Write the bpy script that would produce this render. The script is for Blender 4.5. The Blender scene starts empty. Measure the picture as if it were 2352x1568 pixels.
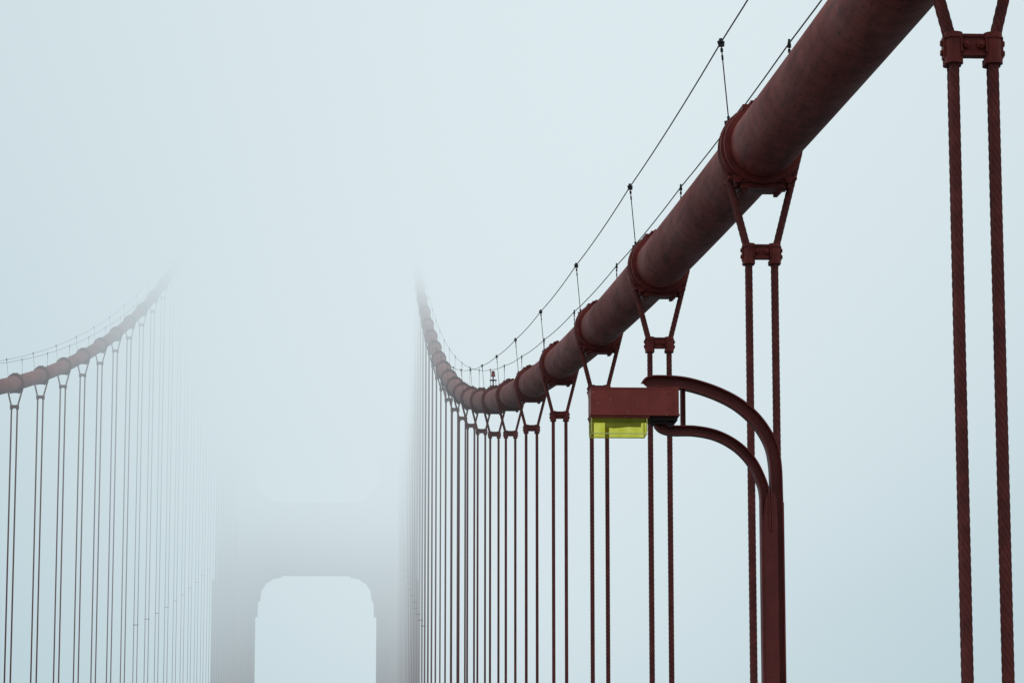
import bpy, math, random
from mathutils import Vector, Matrix
random.seed(7)
sc = bpy.context.scene
COL = sc.collection
EYE = 1.8
F_PX, PITCH, YAW = 7224.8, 0.16403, 0.04615
XR = 5.435
XL = XR - 27.43
D0, STEP = 27.418, 15.24
H0 = 5.733 + EYE
YM = 65.56
KS = 143 / 640 ** 2
TY = 640 - YM
def cz(y): return H0 + KS * (y + YM) ** 2
def slope(y): return 2 * KS * (y + YM)

# ------------------------------------------------------------------ materials
def newmat(name):
    m = bpy.data.materials.new(name); m.use_nodes = True
    nt = m.node_tree
    return m, nt, nt.nodes["Principled BSDF"]
def N(nt, t, **kw):
    n = nt.nodes.new(t)
    for k, v in kw.items(): setattr(n, k, v)
    return n
def ramp(nt, fac, stops):
    r = N(nt, "ShaderNodeValToRGB")
    cr = r.color_ramp
    while len(cr.elements) < len(stops): cr.elements.new(0.5)
    for e, (p, c) in zip(cr.elements, stops):
        e.position = p; e.color = (*c, 1) if len(c) == 3 else c
    nt.links.new(fac, r.inputs[0])
    return r
def mixc(nt, fac, a, b, mode='MIX'):
    m = N(nt, "ShaderNodeMix", data_type='RGBA', blend_type=mode)
    if isinstance(fac, (int, float)): m.inputs[0].default_value = fac
    else: nt.links.new(fac, m.inputs[0])
    for s, v in ((m.inputs[6], a), (m.inputs[7], b)):
        if isinstance(v, tuple): s.default_value = (*v, 1)
        else: nt.links.new(v, s)
    return m.outputs[2]
def painted_steel(name, base, dark, light=None, scale=3.0, rough=0.6, chips=0.0, bump=0.15, stretch=(1, 1, 1), wrap=False, spec=0.2, groove_shade=False):
    m, nt, bs = newmat(name)
    tc = N(nt, "ShaderNodeTexCoord")
    mp = N(nt, "ShaderNodeMapping"); mp.inputs['Scale'].default_value = stretch
    nt.links.new(tc.outputs['Object'], mp.inputs[0])
    n1 = N(nt, "ShaderNodeTexNoise"); n1.inputs['Scale'].default_value = scale
    n1.inputs['Detail'].default_value = 8; n1.inputs['Roughness'].default_value = 0.65
    nt.links.new(mp.outputs[0], n1.inputs[0])
    r1 = ramp(nt, n1.outputs[0], [(0.33, dark), (0.6, base)] + ([(0.78, light)] if light else []))
    col = r1.outputs[0]
    n2 = N(nt, "ShaderNodeTexNoise"); n2.inputs['Scale'].default_value = scale * 9
    n2.inputs['Detail'].default_value = 6
    nt.links.new(tc.outputs['Object'], n2.inputs[0])
    hb = n2.outputs[0]
    if groove_shade:  # shade painted into the colour: creases darkened, ridges lightened
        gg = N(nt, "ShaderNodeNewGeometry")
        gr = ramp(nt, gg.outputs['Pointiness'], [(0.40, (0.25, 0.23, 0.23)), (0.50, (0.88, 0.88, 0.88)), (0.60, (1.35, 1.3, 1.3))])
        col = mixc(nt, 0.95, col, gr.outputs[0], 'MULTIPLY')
    if chips > 0:
        cr = ramp(nt, n2.outputs[0], [(0.70 - chips, (0, 0, 0)), (0.72 - chips, (1, 1, 1))])
        col = mixc(nt, cr.outputs[0], col, (0.38, 0.33, 0.31))
    if wrap:
        # irregular paint overlaps left by the wire wrapping, slightly slanted round the cable
        mw = N(nt, "ShaderNodeMapping"); mw.inputs['Rotation'].default_value = (0.35, 0, 0.3)
        nt.links.new(tc.outputs['Object'], mw.inputs[0])
        w = N(nt, "ShaderNodeTexWave", wave_type='BANDS', bands_direction='Y')
        w.inputs['Scale'].default_value = 0.55; w.inputs['Distortion'].default_value = 9
        w.inputs['Detail'].default_value = 5; w.inputs['Detail Scale'].default_value = 0.5; w.inputs['Detail Roughness'].default_value = .7
        nt.links.new(mw.outputs[0], w.inputs[0])
        wr = ramp(nt, w.outputs[0], [(0.0, (0.66, 0.62, 0.62)), (0.08, (1, 1, 1)), (0.94, (1, 1, 1)), (0.99, (1.2, 1.3, 1.3))])
        col = mixc(nt, 0.55, col, wr.outputs[0], 'MULTIPLY')
        n3 = N(nt, "ShaderNodeTexNoise"); n3.inputs['Scale'].default_value = 1.0
        n3.inputs['Detail'].default_value = 8; n3.inputs['Roughness'].default_value = .6
        mp3 = N(nt, "ShaderNodeMapping"); mp3.inputs['Scale'].default_value = (6, .4, 6)
        nt.links.new(tc.outputs['Object'], mp3.inputs[0]); nt.links.new(mp3.outputs[0], n3.inputs[0])
        r3 = ramp(nt, n3.outputs[0], [(0.34, (0.52, 0.47, 0.47)), (0.50, (1, 1, 1)), (0.70, (1.15, 1.18, 1.15))])
        col = mixc(nt, 0.8, col, r3.outputs[0], 'MULTIPLY')
        n4 = N(nt, "ShaderNodeTexNoise"); n4.inputs['Scale'].default_value = 1.0; n4.inputs['Detail'].default_value = 4
        mp4 = N(nt, "ShaderNodeMapping"); mp4.inputs['Scale'].default_value = (26, 5, 26)
        nt.links.new(tc.outputs['Object'], mp4.inputs[0]); nt.links.new(mp4.outputs[0], n4.inputs[0])
        r4 = ramp(nt, n4.outputs[0], [(0.33, (0.35, 0.33, 0.33)), (0.42, (1, 1, 1))])
        col = mixc(nt, 0.75, col, r4.outputs[0], 'MULTIPLY')
        ad = N(nt, "ShaderNodeMath", operation='MULTIPLY_ADD')
        nt.links.new(w.outputs[0], ad.inputs[0]); ad.inputs[1].default_value = 0.25
        nt.links.new(n2.outputs[0], ad.inputs[2]); hb = ad.outputs[0]
    nt.links.new(col, bs.inputs['Base Color'])
    rr = ramp(nt, n1.outputs[0], [(0.3, (rough + .12,) * 3), (0.7, (rough - .08,) * 3)])
    nt.links.new(rr.outputs[0], bs.inputs['Roughness'])
    bs.inputs['Specular IOR Level'].default_value = spec
    b = N(nt, "ShaderNodeBump"); b.inputs['Strength'].default_value = bump; b.inputs['Distance'].default_value = 0.02
    nt.links.new(hb, b.inputs['Height']); nt.links.new(b.outputs[0], bs.inputs['Normal'])
    return m

M_CABLE = painted_steel("cable_paint", (0.275, 0.049, 0.036), (0.21, 0.036, 0.029), (0.32, 0.074, 0.056), 1.1, 0.65, 0.0, 0.10, (1, .35, 1), True, 0.12)
M_BAND = painted_steel("band_paint", (0.22, 0.034, 0.027), (0.12, 0.021, 0.018), (0.28, 0.054, 0.043), 4.0, 0.6, 0.0, 0.15)
M_ROPE = painted_steel("rope_paint", (0.18, 0.040, 0.034), (0.11, 0.029, 0.026), (0.22, 0.055, 0.047), 5.0, 0.7, 0.0, 0.12, spec=.15, groove_shade=True)
M_LAMP = painted_steel("lamp_paint", (0.18, 0.026, 0.021), (0.125, 0.020, 0.017), (0.21, 0.033, 0.028), 2.2, 0.55, 0.0, 0.08, spec=.3)
M_HEAD = painted_steel("lamp_head_paint", (0.31, 0.048, 0.036), (0.23, 0.035, 0.027), (0.35, 0.058, 0.045), 3.0, 0.55, 0.008, 0.08, spec=.3)
M_DARK = painted_steel("dark_steel", (0.045, 0.025, 0.024), (0.02, 0.015, 0.015), None, 6.0, 0.6, 0.0, 0.1)
M_WIRE = painted_steel("galvanised_wire", (0.045, 0.055, 0.055), (0.025, 0.03, 0.03), None, 8.0, 0.6, 0.0, 0.1)
M_STAN = painted_steel("stanchion_paint", (0.055, 0.035, 0.035), (0.03, 0.025, 0.025), None, 8.0, 0.6, 0.0, 0.1)
M_TOWER = painted_steel("tower_paint", (0.22, 0.052, 0.044), (0.17, 0.043, 0.037), None, 0.2, 0.7, 0.0, 0.1)
M_BULB = newmat("lamp_bulb_glass")[0]
M_BULB.node_tree.nodes["Principled BSDF"].inputs['Base Color'].default_value = (0.7, 0.7, 0.62, 1)

m, nt, bs = newmat("yellow_lens")
tc = N(nt, "ShaderNodeTexCoord")
w = N(nt, "ShaderNodeTexWave", bands_direction='X'); w.inputs['Scale'].default_value = 14; w.inputs['Distortion'].default_value = 0.4
nt.links.new(tc.outputs['Object'], w.inputs[0])
nz = N(nt, "ShaderNodeTexNoise"); nz.inputs['Scale'].default_value = 9; nt.links.new(tc.outputs['Object'], nz.inputs[0])
rl = ramp(nt, nz.outputs[0], [(0.3, (0.80, 0.76, 0.05)), (0.7, (0.92, 0.88, 0.12))])
bs.inputs['Roughness'].default_value = 0.2
nt.links.new(rl.outputs[0], bs.inputs['Base Color'])
bp = N(nt, "ShaderNodeBump"); bp.inputs['Strength'].default_value = 0.25; bp.inputs['Distance'].default_value = 0.01
nt.links.new(w.outputs[0], bp.inputs['Height']); nt.links.new(bp.outputs[0], bs.inputs['Normal'])
tl = N(nt, "ShaderNodeBsdfTranslucent"); nt.links.new(rl.outputs[0], tl.inputs[0])
tp = N(nt, "ShaderNodeBsdfTransparent")
rt = ramp(nt, nz.outputs[0], [(0.35, (0.84, 0.82, 0.24)), (0.65, (0.99, 0.96, 0.46))]); nt.links.new(rt.outputs[0], tp.inputs[0])
mx = N(nt, "ShaderNodeMixShader"); mx.inputs[0].default_value = 0.6
nt.links.new(bs.outputs[0], mx.inputs[1]); nt.links.new(tl.outputs[0], mx.inputs[2])
mx2 = N(nt, "ShaderNodeMixShader"); mx2.inputs[0].default_value = 0.80
nt.links.new(mx.outputs[0], mx2.inputs[1]); nt.links.new(tp.outputs[0], mx2.inputs[2])
nt.links.new(mx2.outputs[0], nt.nodes["Material Output"].inputs[0])
M_LENS = m
m, nt, bs = newmat("tone_plate_grey")  # grey for the added plate above the lens
bs.inputs['Base Color'].default_value = (0.30, 0.30, 0.26, 1); bs.inputs['Roughness'].default_value = 0.5
M_TONE_PLATE = m
m, nt, bs = newmat("yellow_frame")
bs.inputs['Base Color'].default_value = (0.80, 0.78, 0.22, 1); bs.inputs['Roughness'].default_value = 0.4
M_FRAME = m

m, nt, bs = newmat("red_lantern_glass")
bs.inputs['Base Color'].default_value = (0.30, 0.02, 0.02, 1); bs.inputs['Roughness'].default_value = 0.3
M_RED = m
def simple_noise(name, a, b, s, rough, spec=.3):
    m, nt, bs = newmat(name)
    tc = N(nt, "ShaderNodeTexCoord"); nz = N(nt, "ShaderNodeTexNoise"); nz.inputs['Scale'].default_value = s; nz.inputs['Detail'].default_value = 8
    nt.links.new(tc.outputs['Object'], nz.inputs[0])
    r = ramp(nt, nz.outputs[0], [(0.3, a), (0.7, b)]); nt.links.new(r.outputs[0], bs.inputs['Base Color'])
    bs.inputs['Roughness'].default_value = rough; bs.inputs['Specular IOR Level'].default_value = spec
    return m
M_ASPH = simple_noise("asphalt", (0.04, 0.04, 0.042), (0.06, 0.06, 0.06), 2.0, 0.85)
M_CONC = simple_noise("concrete", (0.2, 0.19, 0.18), (0.28, 0.27, 0.26), 1.0, 0.85)
M_LINE = simple_noise("road_paint", (0.6, 0.6, 0.58), (0.75, 0.75, 0.72), 3.0, 0.7)
M_WATER = simple_noise("water_surface", (0.02, 0.035, 0.04), (0.035, 0.05, 0.055), 0.02, 0.5, .2)

# ------------------------------------------------------------------ mesh builder
class MB:
    def __init__(s): s.v = []; s.f = []; s.sm = []
    def add(s, vs, fs, smooth=False):
        o = len(s.v); s.v += [tuple(v) for v in vs]
        s.f += [tuple(i + o for i in f) for f in fs]; s.sm += [smooth] * len(fs)
    def box(s, c, d, rot=None, taper=None):
        hx, hy, hz = d[0] / 2, d[1] / 2, d[2] / 2
        vs = []
        for z in (-1, 1):
            t = (taper if (taper and z < 0) else 1.0)
            for x, y in ((-1, -1), (1, -1), (1, 1), (-1, 1)):
                p = Vector((x * hx * t, y * hy * t, z * hz))
                if rot: p = rot @ p
                vs.append(p + Vector(c))
        s.add(vs, [(3, 2, 1, 0), (4, 5, 6, 7), (0, 1, 5, 4), (1, 2, 6, 5), (2, 3, 7, 6), (3, 0, 4, 7)])
    def cyl(s, p0, p1, r, seg=12, r2=None, smooth=True):
        p0 = Vector(p0); p1 = Vector(p1); r2 = r if r2 is None else r2
        d = (p1 - p0).normalized()
        a = d.orthogonal().normalized(); b = d.cross(a)
        vs = []
        for p, rr in ((p0, r), (p1, r2)):
            for i in range(seg):
                t = 2 * math.pi * i / seg
                vs.append(p + (a * math.cos(t) + b * math.sin(t)) * rr)
        s.add(vs, [(i, (i + 1) % seg, seg + (i + 1) % seg, seg + i) for i in range(seg)], smooth)
        s.add(vs[:seg], [tuple(reversed(range(seg)))]); s.add(vs[seg:], [tuple(range(seg))])
    def sweep(s, path, sect, up=Vector((0, 1, 0)), smooth=True, closed_caps=True):
        n = len(path); vs = []; dist = 0
        for i, p in enumerate(path):
            t = (path[min(i + 1, n - 1)] - path[max(i - 1, 0)]).normalized()
            u = (up - t * up.dot(t)).normalized(); w_ = t.cross(u)
            if i: dist += (p - path[i - 1]).length
            sec = sect(i, dist)
            for a, b in sec: vs.append(p + w_ * a + u * b)
        k = len(sec)
        fs = []
        for i in range(n - 1):
            for j in range(k):
                j2 = (j + 1) % k
                fs.append((i * k + j, i * k + j2, (i + 1) * k + j2, (i + 1) * k + j))
        s.add(vs, fs, smooth)
        if closed_caps:
            s.add(vs[:k], [tuple(reversed(range(k)))]); s.add(vs[-k:], [tuple(range(k))])
    def lathe_y(s, prof, seg=48):
        vs = []
        for y, r in prof:
            for i in range(seg):
                t = 2 * math.pi * i / seg
                vs.append((r * math.cos(t), y, r * math.sin(t)))
        k = len(prof); fs = []
        for a in range(k - 1):
            for i in range(seg):
                j = (i + 1) % seg
                fs.append((a * seg + i, (a + 1) * seg + i, (a + 1) * seg + j, a * seg + j))
        s.add(vs, fs, False)
    def prism(s, poly, y0, y1):
        k = len(poly)
        vs = [(x, y0, z) for x, z in poly] + [(x, y1, z) for x, z in poly]
        fs = [tuple(range(k)), tuple(reversed(range(k, 2 * k)))]
        fs += [(i, i + k, (i + 1) % k + k, (i + 1) % k) for i in range(k)]
        s.add(vs, fs)
    def mesh(s, name, mat, bevel=False):
        me = bpy.data.meshes.new(name)
        me.from_pydata(s.v, [], s.f); me.materials.append(mat)
        me.polygons.foreach_set("use_smooth", s.sm)
        me.update()
        import bmesh
        bm = bmesh.new(); bm.from_mesh(me); bmesh.ops.recalc_face_normals(bm, faces=bm.faces); bm.to_mesh(me); bm.free()
        return me
def link(name, data, parent=None, loc=(0, 0, 0), rot=(0, 0, 0)):
    o = bpy.data.objects.new(name, data); COL.objects.link(o)
    if parent: o.parent = parent
    o.location = loc; o.rotation_euler = rot
    return o
def thing(name, loc, label, cat, group=None):
    o = link(name, None, loc=loc); o.empty_display_size = 0.5
    o["label"] = label; o["category"] = cat
    if group: o["group"] = group
    return o
def bevel(o, w=0.01, seg=2):
    m = o.modifiers.new("edge", 'BEVEL'); m.width = w; m.segments = seg; m.limit_method = 'ANGLE'; m.angle_limit = math.radians(40)
def circ(r, n=8):
    pts = [(r * math.cos(2 * math.pi * i / n), r * math.sin(2 * math.pi * i / n)) for i in range(n)]
    return lambda i, d: pts

# ------------------------------------------------------------------ shared meshes
def make_band():
    b = MB()
    prof = [(-.42, .455), (-.42, .548), (-.36, .553), (-.35, .510), (-.20, .510), (-.195, .575), (-.14, .580), (-.13, .505), (0, .50),
            (.13, .505), (.14, .580), (.195, .575), (.20, .510), (.35, .510), (.36, .553), (.42, .548), (.42, .455)]
    b.lathe_y(prof)
    b.box((0, 0, -.475), (.80, .74, .10)); b.box((0, 0, -.565), (.62, .66, .075))
    b.box((-.40, 0, -.455), (.07, .60, .06)); b.box((.40, 0, -.455), (.07, .60, .06))
    for i in range(5):
        y = -.28 + i * .14
        for sx in (-1, 1):
            b.cyl((sx * .25, y, -.60), (sx * .25, y, -.645), .034, 6, smooth=False)
            b.cyl((sx * .36, y, -.52), (sx * .36, y, -.570), .032, 6, smooth=False)
            b.cyl((sx * .43, y, -.455), (sx * .475, y, -.455), .028, 6, smooth=False)
    for i in range(5):
        x = -.32 + i * .16
        b.cyl((x, -.37, -.475), (x, -.40, -.475), .03, 6, smooth=False)
    for sx in (-1, 1):
        b.box((sx * .075, 0, .585), (.07, .76, .12))
        b.box((sx * .21, 0, .53), (.14, .70, .07))
    for i in range(6):
        y = -.31 + i * .124
        b.cyl((-.17, y, .60), (.17, y, .60), .026, 6, smooth=False)
    return b.mesh("cable_band", M_BAND)
BAND = make_band()
def make_stan():
    b = MB()
    b.box((0, 0, .02), (.08, .10, .05)); b.cyl((0, 0, 0), (0, 0, 1.03), .0085, 8)
    b.cyl((0, 0, .04), (0, 0, .10), .020, 8)
    b.cyl((0, 0, .80), (0, 0, .86), .015, 8); b.cyl((0, 0, .90), (0, 0, .945), .020, 8)
    b.box((0, 0, .985), (.055, .07, .04)); b.cyl((0, -.05, 1.02), (0, .05, 1.02), .023, 8)
    b.box((.0, 0, 1.055), (.035, .035, .03))
    return b.mesh("stanchion", M_STAN)
STAN = make_stan()
RY = .05
def make_conn():
    b = MB()
    b.box((0, 0, .02), (.27, .10, .145))
    b.box((0, 0, .110), (.28, .13, .026)); b.box((0, 0, -.065), (.24, .13, .022))
    for sx in (-1, 1):
        for yy in (-RY, RY):
            b.cyl((sx * .18, yy, -.14), (sx * .18, yy, .11), .070, 16)
            b.cyl((sx * .18, yy, -.155), (sx * .18, yy, -.10), .084, 16)
            b.cyl((sx * .18, yy, .08), (sx * .18, yy, .130), .084, 16)
        b.box((sx * .245, 0, 0), (.055, .11, .20))
        b.cyl((sx * .265, 0, .045), (sx * .292, 0, .045), .028, 6, smooth=False)
        b.cyl((sx * .265, 0, -.045), (sx * .292, 0, -.045), .028, 6, smooth=False)
        for yy in (-1, 1):
            b.cyl((sx * .062, yy * .05, .022), (sx * .062, yy * .095, .022), .038, 6, smooth=False)
            b.cyl((sx * .062, yy * .05, .022), (sx * .062, yy * .125, .022), .018, 8)
            b.box((sx * .115, yy * .07, .02), (.018, .06, .14))
    return b.mesh("connector_clamp", M_BAND)
CONN = make_conn()
def make_spacer():
    b = MB()
    b.box((0, 0, 0), (.46, .08, .07))
    for sx in (-1, 1): b.cyl((sx * .18, 0, -.06), (sx * .18, 0, .06), .062, 10)
    return b.mesh("spacer_clamp", M_BAND)
SPACER = make_spacer()

# ------------------------------------------------------------------ suspension cables
def build_cable(X, nmin, label):
    base = Vector((X, -30.0, cz(-30)))
    T = thing("suspension_cable", base, label, "bridge cable", "main cables of the suspension bridge")
    ys = []; y = -30.0
    while y < TY: ys.append(y); y += 2.0
    ys.append(TY)
    path = [Vector((X, y, cz(y))) - base for y in ys]
    b = MB(); b.sweep(path, circ(.462, 48), up=Vector((0, 0, 1)))
    o = link("cable_strand", b.mesh("cable_strand", M_CABLE), T)
    for sx in (-1, 1):
        pts = []
        n = -3
        knots = []
        while D0 + STEP * n < TY - 6:
            yy = D0 + STEP * n; th = math.atan(slope(yy))
            knots.append(Vector((X - .06 + sx * .48, yy - math.sin(th) * 1.0, cz(yy) + 1.5 * math.cos(th) )))
            n += 1
        for a, c in zip(knots[:-1], knots[1:]):
            for i in range(6):
                t = i / 6
                p = a.lerp(c, t); p.z -= 4 * .05 * t * (1 - t)
                pts.append(p - base)
        pts.append(knots[-1] - base)
        b = MB(); b.sweep(pts, circ(.0115, 6), up=Vector((0, 0, 1)))
        link("hand_line", b.mesh("hand_line", M_WIRE), T)
    n = nmin
    while D0 + STEP * n < TY - 6:
        yy = D0 + STEP * n; th = math.atan(slope(yy))
        c = Vector((X, yy, cz(yy))) - base
        link("cable_band", BAND, T, c, (th, 0, 0))
        for sx in (-1, 1):
            top = Vector((sx * .48 - .06, -math.sin(th) * 1.0, 1.5 * math.cos(th)))
            foot = Vector((sx * .43, 0, .34))
            st = link("stanchion", STAN, T, c + foot)
            d = top - foot
            st.rotation_euler = d.to_track_quat('Z', 'Y').to_euler()
            st.scale = (1, 1, d.length / 1.02)
        n += 1
    return T
cabR = build_cable(XR, 0, "thick maroon main cable with bolted clamps and thin hand lines")
cabL = build_cable(XL, 9, "weathered red main cable curving up into fog")

# ------------------------------------------------------------------ hangers
DL = 1.495
def rope_path(yo, cy, slp, zc_, zbot, fine):
    R = .542
    P = Vector((.18, -DL)); d = P.length
    phi = math.atan2(P.y, P.x) + math.acos(R / d)
    side = []
    Tn = Vector((R * math.cos(phi), R * math.sin(phi)))
    st = .02 if fine else 3.0
    L = (-DL) - zbot
    k = max(2, int(L / st))
    for i in range(k + 1): side.append((.18, zbot + L * i / k))
    dd = (Tn - P).length; k2 = max(3, int(dd / st)) if fine else 3
    for i in range(1, k2 + 1):
        q = P.lerp(Tn, i / k2); side.append((q.x, q.y))
    ka = 60 if fine else 14
    arc = []
    for i in range(1, ka):
        t = phi + (math.pi - 2 * phi) * i / ka
        arc.append((R * math.cos(t), R * math.sin(t)))
    full = side + arc + [(-x, z) for x, z in reversed(side)]
    pts = []
    for x, z in full:
        yy = yo - (slp * (z + .2) if z > -.2 else 0)
        pts.append(Vector((x, yy, z)))
    return pts
def build_hanger(X, n, right):
    yy = D0 + STEP * n; zc_ = cz(yy); slp = slope(yy)
    zend = -0.6
    lab = "pair of red twisted wire suspender ropes looped over main cable" if n < 12 else "slender suspender ropes hanging from main cable in fog"
    T = thing("suspender_hanger", (X, yy, zend), lab, "bridge hanger", "vertical hangers of the suspension bridge")
    off = Vector((0, 0, zc_ - zend))
    fine = right and n <= 3
    single = n >= 9
    for yo in ((0,) if single else (-RY, RY)):
        path = [p + off for p in rope_path(yo, 0, slp, zc_, zend - zc_, fine)]
        b = MB()
        if fine:
            def sect(i, dist, r=.0475, ph=yo * 5):
                tw = dist * 2 * math.pi / .52 + ph
                out = []
                for j in range(36):
                    t = 2 * math.pi * j / 36
                    rr = r * (0.78 + 0.22 * abs(math.cos(3 * (t - tw))) ** .6)
                    out.append((rr * math.cos(t), rr * math.sin(t)))
                return out
            b.sweep(path, sect)
        else:
            b.sweep(path, circ((.05 if n < 18 else .040) if single else .045, 8))
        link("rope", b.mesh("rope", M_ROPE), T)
    link("connector_clamp", CONN, T, off + Vector((0, 0, -DL)))
    if zc_ > 52:
        link("spacer_clamp", SPACER, T, (0, 0, off.z * .43 + 1.0))
n = 0
while D0 + STEP * n < TY - 40:
    build_hanger(XR, n, True)
    if n >= 10: build_hanger(XL, n, False)
    n += 1

# ------------------------------------------------------------------ warning beacon on the cable
by = D0 + STEP * 7 + 1.4
T = thing("warning_beacon", (XR, by, cz(by) + .45), "small post with shelves and red lantern on main cable", "beacon")
b = MB()
b.box((0, 0, .02), (.26, .26, .08)); b.cyl((0, 0, 0), (0, 0, .62), .028, 10)
for z in (.16, .42): b.cyl((0, 0, z), (0, 0, z + .03), .16, 14)
for sx in (-1, 1): b.cyl((sx * .12, 0, .16), (sx * .12, 0, .46), .011, 6)
link("post", b.mesh("post", M_STAN), T)
b = MB(); b.cyl((0, 0, .60), (0, 0, .65), .10, 14); b.cyl((0, 0, .65), (0, 0, .80), .085, 14, .08); b.cyl((0, 0, .80), (0, 0, .86), .09, 14, .03)
link("lantern", b.mesh("lantern", M_RED), T)

# ------------------------------------------------------------------ street lamp
LX, LY = 4.58, 35.34
T = thing("street_lamp", (LX, LY, .15), "red steel street lamp with curved double arm and yellow lens", "street lamp")
def L(x, z, y=0): return Vector((x - LX, y, z + EYE - .15))
def catmull(pts, k=8):
    out = []
    P = [pts[0] * 2 - pts[1]] + pts + [pts[-1] * 2 - pts[-2]]
    for i in range(1, len(P) - 2):
        for j in range(k):
            t = j / k
            out.append(0.5 * ((2 * P[i]) + (P[i + 1] - P[i - 1]) * t + (2 * P[i - 1] - 5 * P[i] + 4 * P[i + 1] - P[i + 2]) * t * t + (3 * P[i] - P[i - 1] - 3 * P[i + 1] + P[i + 2]) * t ** 3))
    out.append(pts[-1]); return out
def isec(h, wd, tf=.018, tw=.018):
    a, c = h / 2, wd / 2
    return [(-a, -c), (-a + tf, -c), (-a + tf, -tw / 2), (a - tf, -tw / 2), (a - tf, -c), (a, -c), (a, c), (a - tf, c), (a - tf, tw / 2), (-a + tf, tw / 2), (-a + tf, c), (-a, c)]
b = MB()
s_ = isec(.262, .18)
b.sweep([L(LX, .2 - EYE), L(LX, 4.02)], lambda i, d: s_, up=Vector((0, 1, 0)), smooth=False)
for sy in (-1, 1):
    zt, zb = 4.11 + EYE - .15, .3
    b.prism([(-.112, zb), (.060, zb), (.060, zt - .30), (.054, zt - .06), (.034, zt + .03), (-.048, zt + .03), (-.080, zt - .06), (-.112, zt - .30)], sy * .060 - .006, sy * .060 + .006)
b.box((0, 0, .03), (.5, .45, .06)); b.box((0, 0, .10), (.34, .28, .10))
for sx in (-1, 1):
    for sy in (-1, 1): b.cyl((sx * .2, sy * .17, .05), (sx * .2, sy * .17, .11), .025, 6, smooth=False)
z = 1.0
while z < 5.7:
    b.cyl((-.06, -.064, z), (-.06, -.078, z), .010, 8); z += .68
o = link("post", b.mesh("post", M_LAMP), T); bevel(o, .003, 2)
up_pts = [L(*p) for p in [(4.640, 3.70), (4.634, 4.094), (4.622, 4.469), (4.565, 4.719), (4.417, 4.958), (4.214, 5.141), (3.981, 5.265), (3.734, 5.350), (3.536, 5.390), (3.30, 5.400), (3.20, 5.390), (3.160, 5.350)]]
b = MB(); s1 = isec(.138, .176, .016, .016); b.sweep(catmull(up_pts), lambda i, d: s1, smooth=False)
o = link("upper_arm", b.mesh("upper_arm", M_LAMP), T); bevel(o, .003, 1)
lo_pts = [L(*p) for p in [(4.506, 3.70), (4.500, 4.103), (4.454, 4.293), (4.347, 4.502), (4.179, 4.671), (3.956, 4.789), (3.709, 4.838), (3.461, 4.841), (3.348, 4.868), (3.290, 4.925)]]
b = MB(); s2 = isec(.108, .176, .016, .016); b.sweep(catmull(lo_pts), lambda i, d: s2, smooth=False)
o = link("lower_arm", b.mesh("lower_arm", M_LAMP), T); bevel(o, .003, 1)
b = MB()
p0, p1 = L(3.580, 4.86), L(3.580, 5.35)
s3 = isec(.05, .12, .01, .012); b.sweep([p0, p1], lambda i, d: s3, smooth=False)
link("brace", b.mesh("brace", M_LAMP), T)
b = MB()
xa, xb = 2.515, 3.515; cx = (xa + xb) / 2; wx = xb - xa
b.box(L(cx, 5.150), (wx, .42, .290)); b.box(L(cx, 4.995), (wx + .018, .440, .022)); b.box(L(cx, 5.297), (wx + .010, .430, .016))
b.box(L(2.85, 4.972), (.67, .40, .028))
b.box(L(3.175, 5.150), (.012, .430, .280)); b.box(L(3.45, 5.150), (.010, .430, .280))
b.cyl(L(3.40, 5.24, -.205), L(3.40, 5.24, -.220), .014, 8); b.cyl(L(3.40, 5.06, -.205), L(3.40, 5.06, -.220), .014, 8)
H = link("lamp_head", b.mesh("lamp_head", M_HEAD), T); bevel(H, .006, 2)
b = MB()
b.box(L(3.345, 4.960), (.32, .30, .045)); b.box(L(3.30, 4.925), (.20, .20, .045)); b.cyl(L(3.42, 4.89, -.1), L(3.42, 4.89, .1), .028, 10)
b.box(L(3.45, 4.91), (.05, .14, .08))
o = link("bracket", b.mesh("bracket", M_DARK), T); bevel(o, .005, 1)
b = MB()
c = L(2.838, 4.870); hx, hy, hz = .316, .19, .088
def ring(sx, sy, z): return [(c.x - sx, c.y - sy, c.z + z), (c.x + sx, c.y - sy, c.z + z), (c.x + sx, c.y + sy, c.z + z), (c.x - sx, c.y + sy, c.z + z)]
vs = ring(hx, hy, hz) + ring(hx * .985, hy * .97, -hz)
fs = []
for i in range(4):
    j = (i + 1) % 4; fs.append((i, j, 4 + j, 4 + i))
fs.append((4, 5, 6, 7))
b.add(vs, fs)
o = link("lens", b.mesh("lens", M_LENS), T)
b = MB()
fx, fy = hx * .985, hy * .97
for sy in (-1, 1): b.box((c.x, c.y + sy * (fy + .001), c.z - hz), (2 * fx + .012, .009, .010))
for sx in (-1, 1):
    b.box((c.x + sx * (fx + .001), c.y, c.z - hz), (.009, 2 * fy - .01, .009))
    for sy in (-1, 1): b.box((c.x + sx * (hx * .993), c.y + sy * (hy * .985), c.z + .006), (.009, .009, 2 * hz - .02))
link("lens_frame", b.mesh("lens_frame", M_FRAME), T)
b = MB(); b.box(L(2.838, 4.954), (.60, .35, .005))  # plate added in the lamp head to tone the light seen through the lens
link("lens_tone_plate", b.mesh("lens_tone_plate", M_TONE_PLATE), T)
b = MB(); b.cyl(L(3.10, 4.91), L(2.98, 4.91), .03, 12); b.cyl(L(2.98, 4.91), L(2.80, 4.905), .025, 12, .04); b.cyl(L(2.80, 4.905), L(2.70, 4.905), .04, 12, .03)
link("bulb", b.mesh("bulb", M_BULB), T)

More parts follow.
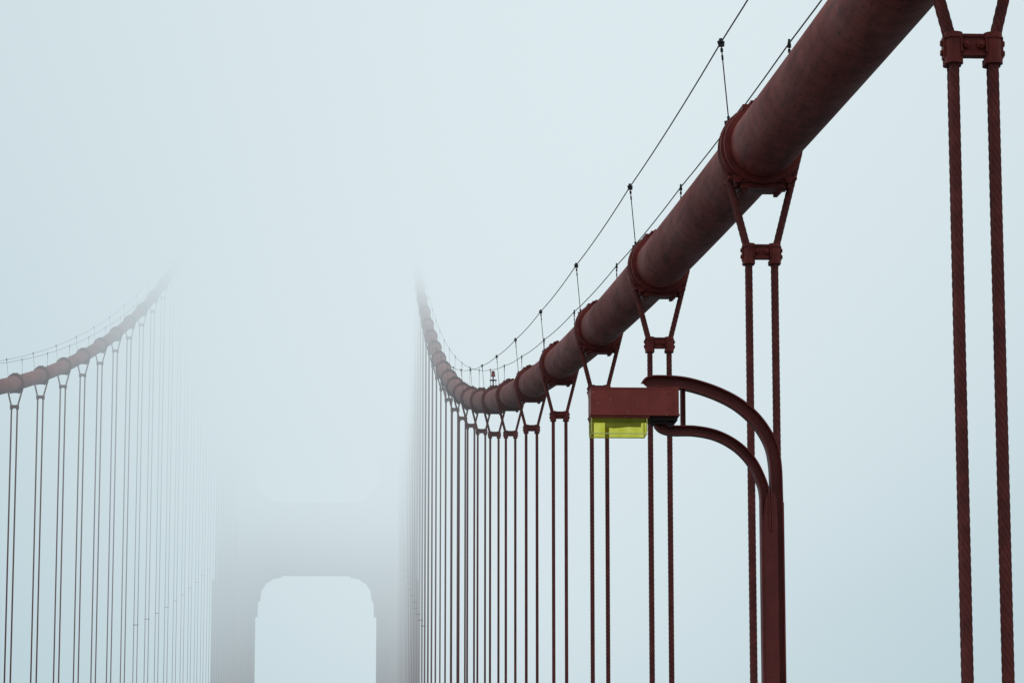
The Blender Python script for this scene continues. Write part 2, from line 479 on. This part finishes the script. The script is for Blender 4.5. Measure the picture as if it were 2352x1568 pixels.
# ------------------------------------------------------------------ tower
TCX = -9.4
T = thing("bridge_tower", (TCX, TY + 6, -60), "tall stepped red suspension bridge tower fading into fog", "bridge tower")
def TZ(h): return h + EYE + 60
def leg(sx):
    b = MB()
    for (z0, z1, inner, outer, dep) in ((0, TZ(0), 10.6, 19.8, 16), (TZ(0), TZ(51), 11.2, 18.9, 13), (TZ(51), TZ(84), 11.4, 18.4, 12), (TZ(84), TZ(110), 11.6, 17.8, 11), (TZ(110), TZ(148), 11.8, 17.2, 10)):
        w_ = outer - inner; cxx = sx * (inner + outer) / 2; h = z1 - z0; zc = (z0 + z1) / 2
        b.box((cxx, 0, zc), (w_, dep * .72, h)); b.box((cxx, 0, zc - .01), (w_ * .72, dep * .86, h - .4)); b.box((cxx, 0, zc - .02), (w_ * .42, dep, h - .8))
    b.box((sx * 14.3, 0, TZ(149.5)), (6.5, 9, 3)); 
    return b.mesh("leg", M_TOWER)
for sx in (-1, 1): link("leg", leg(sx), T)
for z0, z1 in ((52.4, 65.4), (84.5, 95), (112, 121), (137, 146)):
    b = MB()
    w_ = 11.7
    half = [(w_, z0 - 7.6), (10.75, z0 - 7.6), (10.65, z0 - 4.9), (10.3, z0 - 4.6), (10.1, z0 - 2.7), (9.75, z0 - 2.3), (9.25, z0 - 1.45), (8.5, z0 - 1.0), (7.9, z0 - .55), (6.5, z0 - .35), (6.2, z0)]
    toph = [(6.2, z1), (8.2, z1 + .3), (9.6, z1 + 1.0), (10.5, z1 + 2.4), (w_, z1 + 4)]
    poly = [(x, TZ(z)) for x, z in half] + [(-x, TZ(z)) for x, z in reversed(half)] + [(-x, TZ(z)) for x, z in reversed(toph)] + [(x, TZ(z)) for x, z in toph]
    b.prism(poly, -3.5, 3.5)
    for i in range(-4, 5): b.box((i * 2.0, 0, TZ((z0 + z1) / 2)), (.8, 7.6, (z1 - z0) * .7))
    b.box((0, 0, TZ(z1 - .8)), (21.8, 8.0, .8)); b.box((0, 0, TZ(z0 + 1.0)), (21.8, 8.0, .8))
    link("strut", b.mesh("strut", M_TOWER), T)

# ------------------------------------------------------------------ deck, road, water (structure)
def struct(name, b, mat, loc=(0, 0, 0)):
    o = link(name, b.mesh(name, mat), loc=loc); o["kind"] = "structure"; return o
RC = (XR + XL) / 2
b = MB(); b.box((RC, 300, -.45), (26.6, 760, .85)); 
for sx in (-1, 1): b.box((RC + sx * 13.55, 300, -.95), (.5, 760, .9))
for i in range(52): b.box((RC, -60 + i * STEP, -1.1), (26.6, .6, .44))
struct("bridge_deck", b, M_CONC)
b = MB(); b.add([(RC - 9.6, -80, -.021), (RC + 9.6, -80, -.021), (RC + 9.6, 680, -.021), (RC - 9.6, 680, -.021)], [(0, 1, 2, 3)])
struct("road", b, M_ASPH)
b = MB()
for xx in (-6.1, -3.05, 0, 3.05, 6.1):
    for i in range(50):
        y = -70 + i * 15
        b.add([(RC + xx - .06, y, -.016), (RC + xx + .06, y, -.016), (RC + xx + .06, y + 3.5, -.016), (RC + xx - .06, y + 3.5, -.016)], [(0, 1, 2, 3)])
struct("road_marking", b, M_LINE)
b = MB()
for sx in (-1, 1): b.box((RC + sx * 11.5, 300, .055), (3.6, 760, .19))
struct("pavement", b, M_CONC)
b = MB(); b.add([(-6000, -6000, 0), (6000, -6000, 0), (6000, 9000, 0), (-6000, 9000, 0)], [(0, 1, 2, 3)])
struct("water", b, M_WATER, (0, 0, -67))

# ------------------------------------------------------------------ fog bank
b = MB(); b.box((0, 0, 0), (600, 960, 330))
fog = link("fog", b.mesh("fog", M_CONC), loc=(30, 280, 97)); fog["kind"] = "structure"
m = bpy.data.materials.new("fog_volume"); m.use_nodes = True; nt = m.node_tree
nt.nodes.clear()
out = N(nt, "ShaderNodeOutputMaterial")
geo = N(nt, "ShaderNodeNewGeometry")
sep = N(nt, "ShaderNodeSeparateXYZ"); nt.links.new(geo.outputs['Position'], sep.inputs[0])
def mth(op, a, b_=None, c_=None, clamp=False):
    n = N(nt, "ShaderNodeMath", operation=op); n.use_clamp = clamp
    for i, v in enumerate((a, b_, c_)):
        if v is None: continue
        if isinstance(v, (int, float)): n.inputs[i].default_value = v
        else: nt.links.new(v, n.inputs[i])
    return n.outputs[0]
def mrange(v, a, b_, c_, d, smooth=True):
    n = N(nt, "ShaderNodeMapRange"); n.interpolation_type = 'SMOOTHSTEP' if smooth else 'LINEAR'
    nt.links.new(v, n.inputs[0]); 
    for i, q in enumerate((a, b_, c_, d)): n.inputs[i + 1].default_value = q
    return n.outputs[0]
SX, SY, SZ = sep.outputs
h = mth('MAXIMUM', mth('SUBTRACT', SZ, EYE), 0.0)
dens = mth('MINIMUM', mth('MULTIPLY', mth('MULTIPLY', h, h), 4.6e-6), 0.045)
dens = mth('MULTIPLY', dens, mrange(SY, 60, 130, 0, 1))
dens = mth('MULTIPLY', dens, mrange(SY, 370, 460, 1, .45))
b1 = mth('MULTIPLY', mrange(SZ, 51, 67, 0, 1), mrange(SY, 235, 315, 0, .05))
b1 = mth('MULTIPLY', b1, mrange(SY, 400, 460, 1, .24))
b2 = mth('MULTIPLY', mrange(SX, -20, -10, .0055, 0), mrange(SY, 190, 280, 0, 1))
b2 = mth('MULTIPLY', b2, mrange(SY, 340, 420, 1, 0))
b2 = mth('MULTIPLY', b2, mrange(SZ, 15, 50, .35, 1.4))
b3 = mth('MULTIPLY', mrange(SY, 220, 340, 0, .0008), mrange(SY, 450, 540, 1, .2))
b1 = mth('ADD', mth('ADD', b1, b2), b3)
s1_ = mth('SINE', mth('MULTIPLY_ADD', SX, .075, mth('MULTIPLY', SY, .021)))
s2_ = mth('SINE', mth('MULTIPLY_ADD', SZ, .10, mth('MULTIPLY_ADD', SX, .03, mth('MULTIPLY', SY, -.013))))
nf = mth('MULTIPLY_ADD', mth('MULTIPLY', s1_, s2_), .22, 1.0)
dens = mth('MULTIPLY', mth('ADD', dens, b1), nf)
vd = N(nt, "ShaderNodeVectorMath", operation='DISTANCE')
mpv = N(nt, "ShaderNodeMapping"); nt.links.new(geo.outputs['Position'], mpv.inputs[0]); mpv.inputs['Scale'].default_value = (1, 0.12, 1)
nt.links.new(mpv.outputs[0], vd.inputs[0]); vd.inputs[1].default_value = (18, 50, 86)
g = mrange(vd.outputs['Value'], 0, 118, 1, 0)
ec = mixc(nt, g, (0.455, 0.595, 0.65), (0.83, 0.91, 0.94))  # fog's own glow stands in for scattered daylight, brighter core painted in
ab = N(nt, "ShaderNodeVolumeAbsorption"); ab.inputs['Color'].default_value = (0, 0, 0, 1); nt.links.new(dens, ab.inputs['Density'])
em = N(nt, "ShaderNodeEmission"); nt.links.new(ec, em.inputs[0]); nt.links.new(dens, em.inputs[1])
ad = N(nt, "ShaderNodeAddShader"); nt.links.new(ab.outputs[0], ad.inputs[0]); nt.links.new(em.outputs[0], ad.inputs[1])
nt.links.new(ad.outputs[0], out.inputs['Volume'])
fog.data.materials[0] = m
try: m.cycles.volume_step_rate = 1.0
except Exception as e: print(e)

# ------------------------------------------------------------------ world
wd = bpy.data.worlds.new("World"); sc.world = wd; wd.use_nodes = True; nt = wd.node_tree
bg = nt.nodes["Background"]
SUN_EL, SUN_AZ = math.radians(50), math.radians(-60)
sky = N(nt, "ShaderNodeTexSky", sky_type='NISHITA'); sky.sun_disc = False
sky.sun_elevation = SUN_EL; sky.sun_rotation = SUN_AZ
tc = N(nt, "ShaderNodeTexCoord")
el, az = math.radians(12.5), math.radians(3.2)
dv = (math.sin(az) * math.cos(el), math.cos(az) * math.cos(el), math.sin(el))
nrm = N(nt, "ShaderNodeVectorMath", operation='NORMALIZE'); nt.links.new(tc.outputs['Generated'], nrm.inputs[0])
dt = N(nt, "ShaderNodeVectorMath", operation='DOT_PRODUCT'); nt.links.new(nrm.outputs[0], dt.inputs[0]); dt.inputs[1].default_value = dv
ang = mth('ARCCOSINE', mth('MINIMUM', dt.outputs['Value'], 1.0))
g = mrange(ang, 0, .275, 1, 0)
base = mixc(nt, g, (0.455, 0.595, 0.65), (0.82, 0.905, 0.935))
sp = N(nt, "ShaderNodeSeparateXYZ"); nt.links.new(nrm.outputs[0], sp.inputs[0])
zen = mrange(sp.outputs[2], .35, .9, 0, 1)
base = mixc(nt, zen, base, (0.95, 1.0, 1.05))
bg2 = N(nt, "ShaderNodeBackground"); nt.links.new(base, bg2.inputs[0]); bg2.inputs[1].default_value = 1.0
nt.links.new(sky.outputs[0], bg.inputs[0]); bg.inputs[1].default_value = 0.004
ads = N(nt, "ShaderNodeAddShader"); nt.links.new(bg.outputs[0], ads.inputs[0]); nt.links.new(bg2.outputs[0], ads.inputs[1])
nt.links.new(ads.outputs[0], nt.nodes["World Output"].inputs[0])

sun = bpy.data.lights.new("sun", 'SUN'); sun.energy = 0.8; sun.angle = math.radians(25); sun.color = (1, .95, .88)
so = link("sun", sun)
sd = Vector((math.sin(SUN_AZ) * math.cos(SUN_EL), math.cos(SUN_AZ) * math.cos(SUN_EL), math.sin(SUN_EL)))
so.rotation_euler = sd.to_track_quat('Z', 'Y').to_euler()

# ------------------------------------------------------------------ camera
cam = bpy.data.cameras.new("camera"); co = link("camera", cam, loc=(0, 0, EYE))
cam.sensor_width = 36; cam.lens = F_PX / 2352 * 36; cam.clip_end = 20000; cam.clip_start = 0.1
f = Vector((math.sin(YAW) * math.cos(PITCH), math.cos(YAW) * math.cos(PITCH), math.sin(PITCH)))
co.rotation_euler = f.to_track_quat('-Z', 'Y').to_euler()
sc.camera = co
sc.view_settings.view_transform = 'Standard'; sc.view_settings.look = 'None'; sc.view_settings.exposure = 0
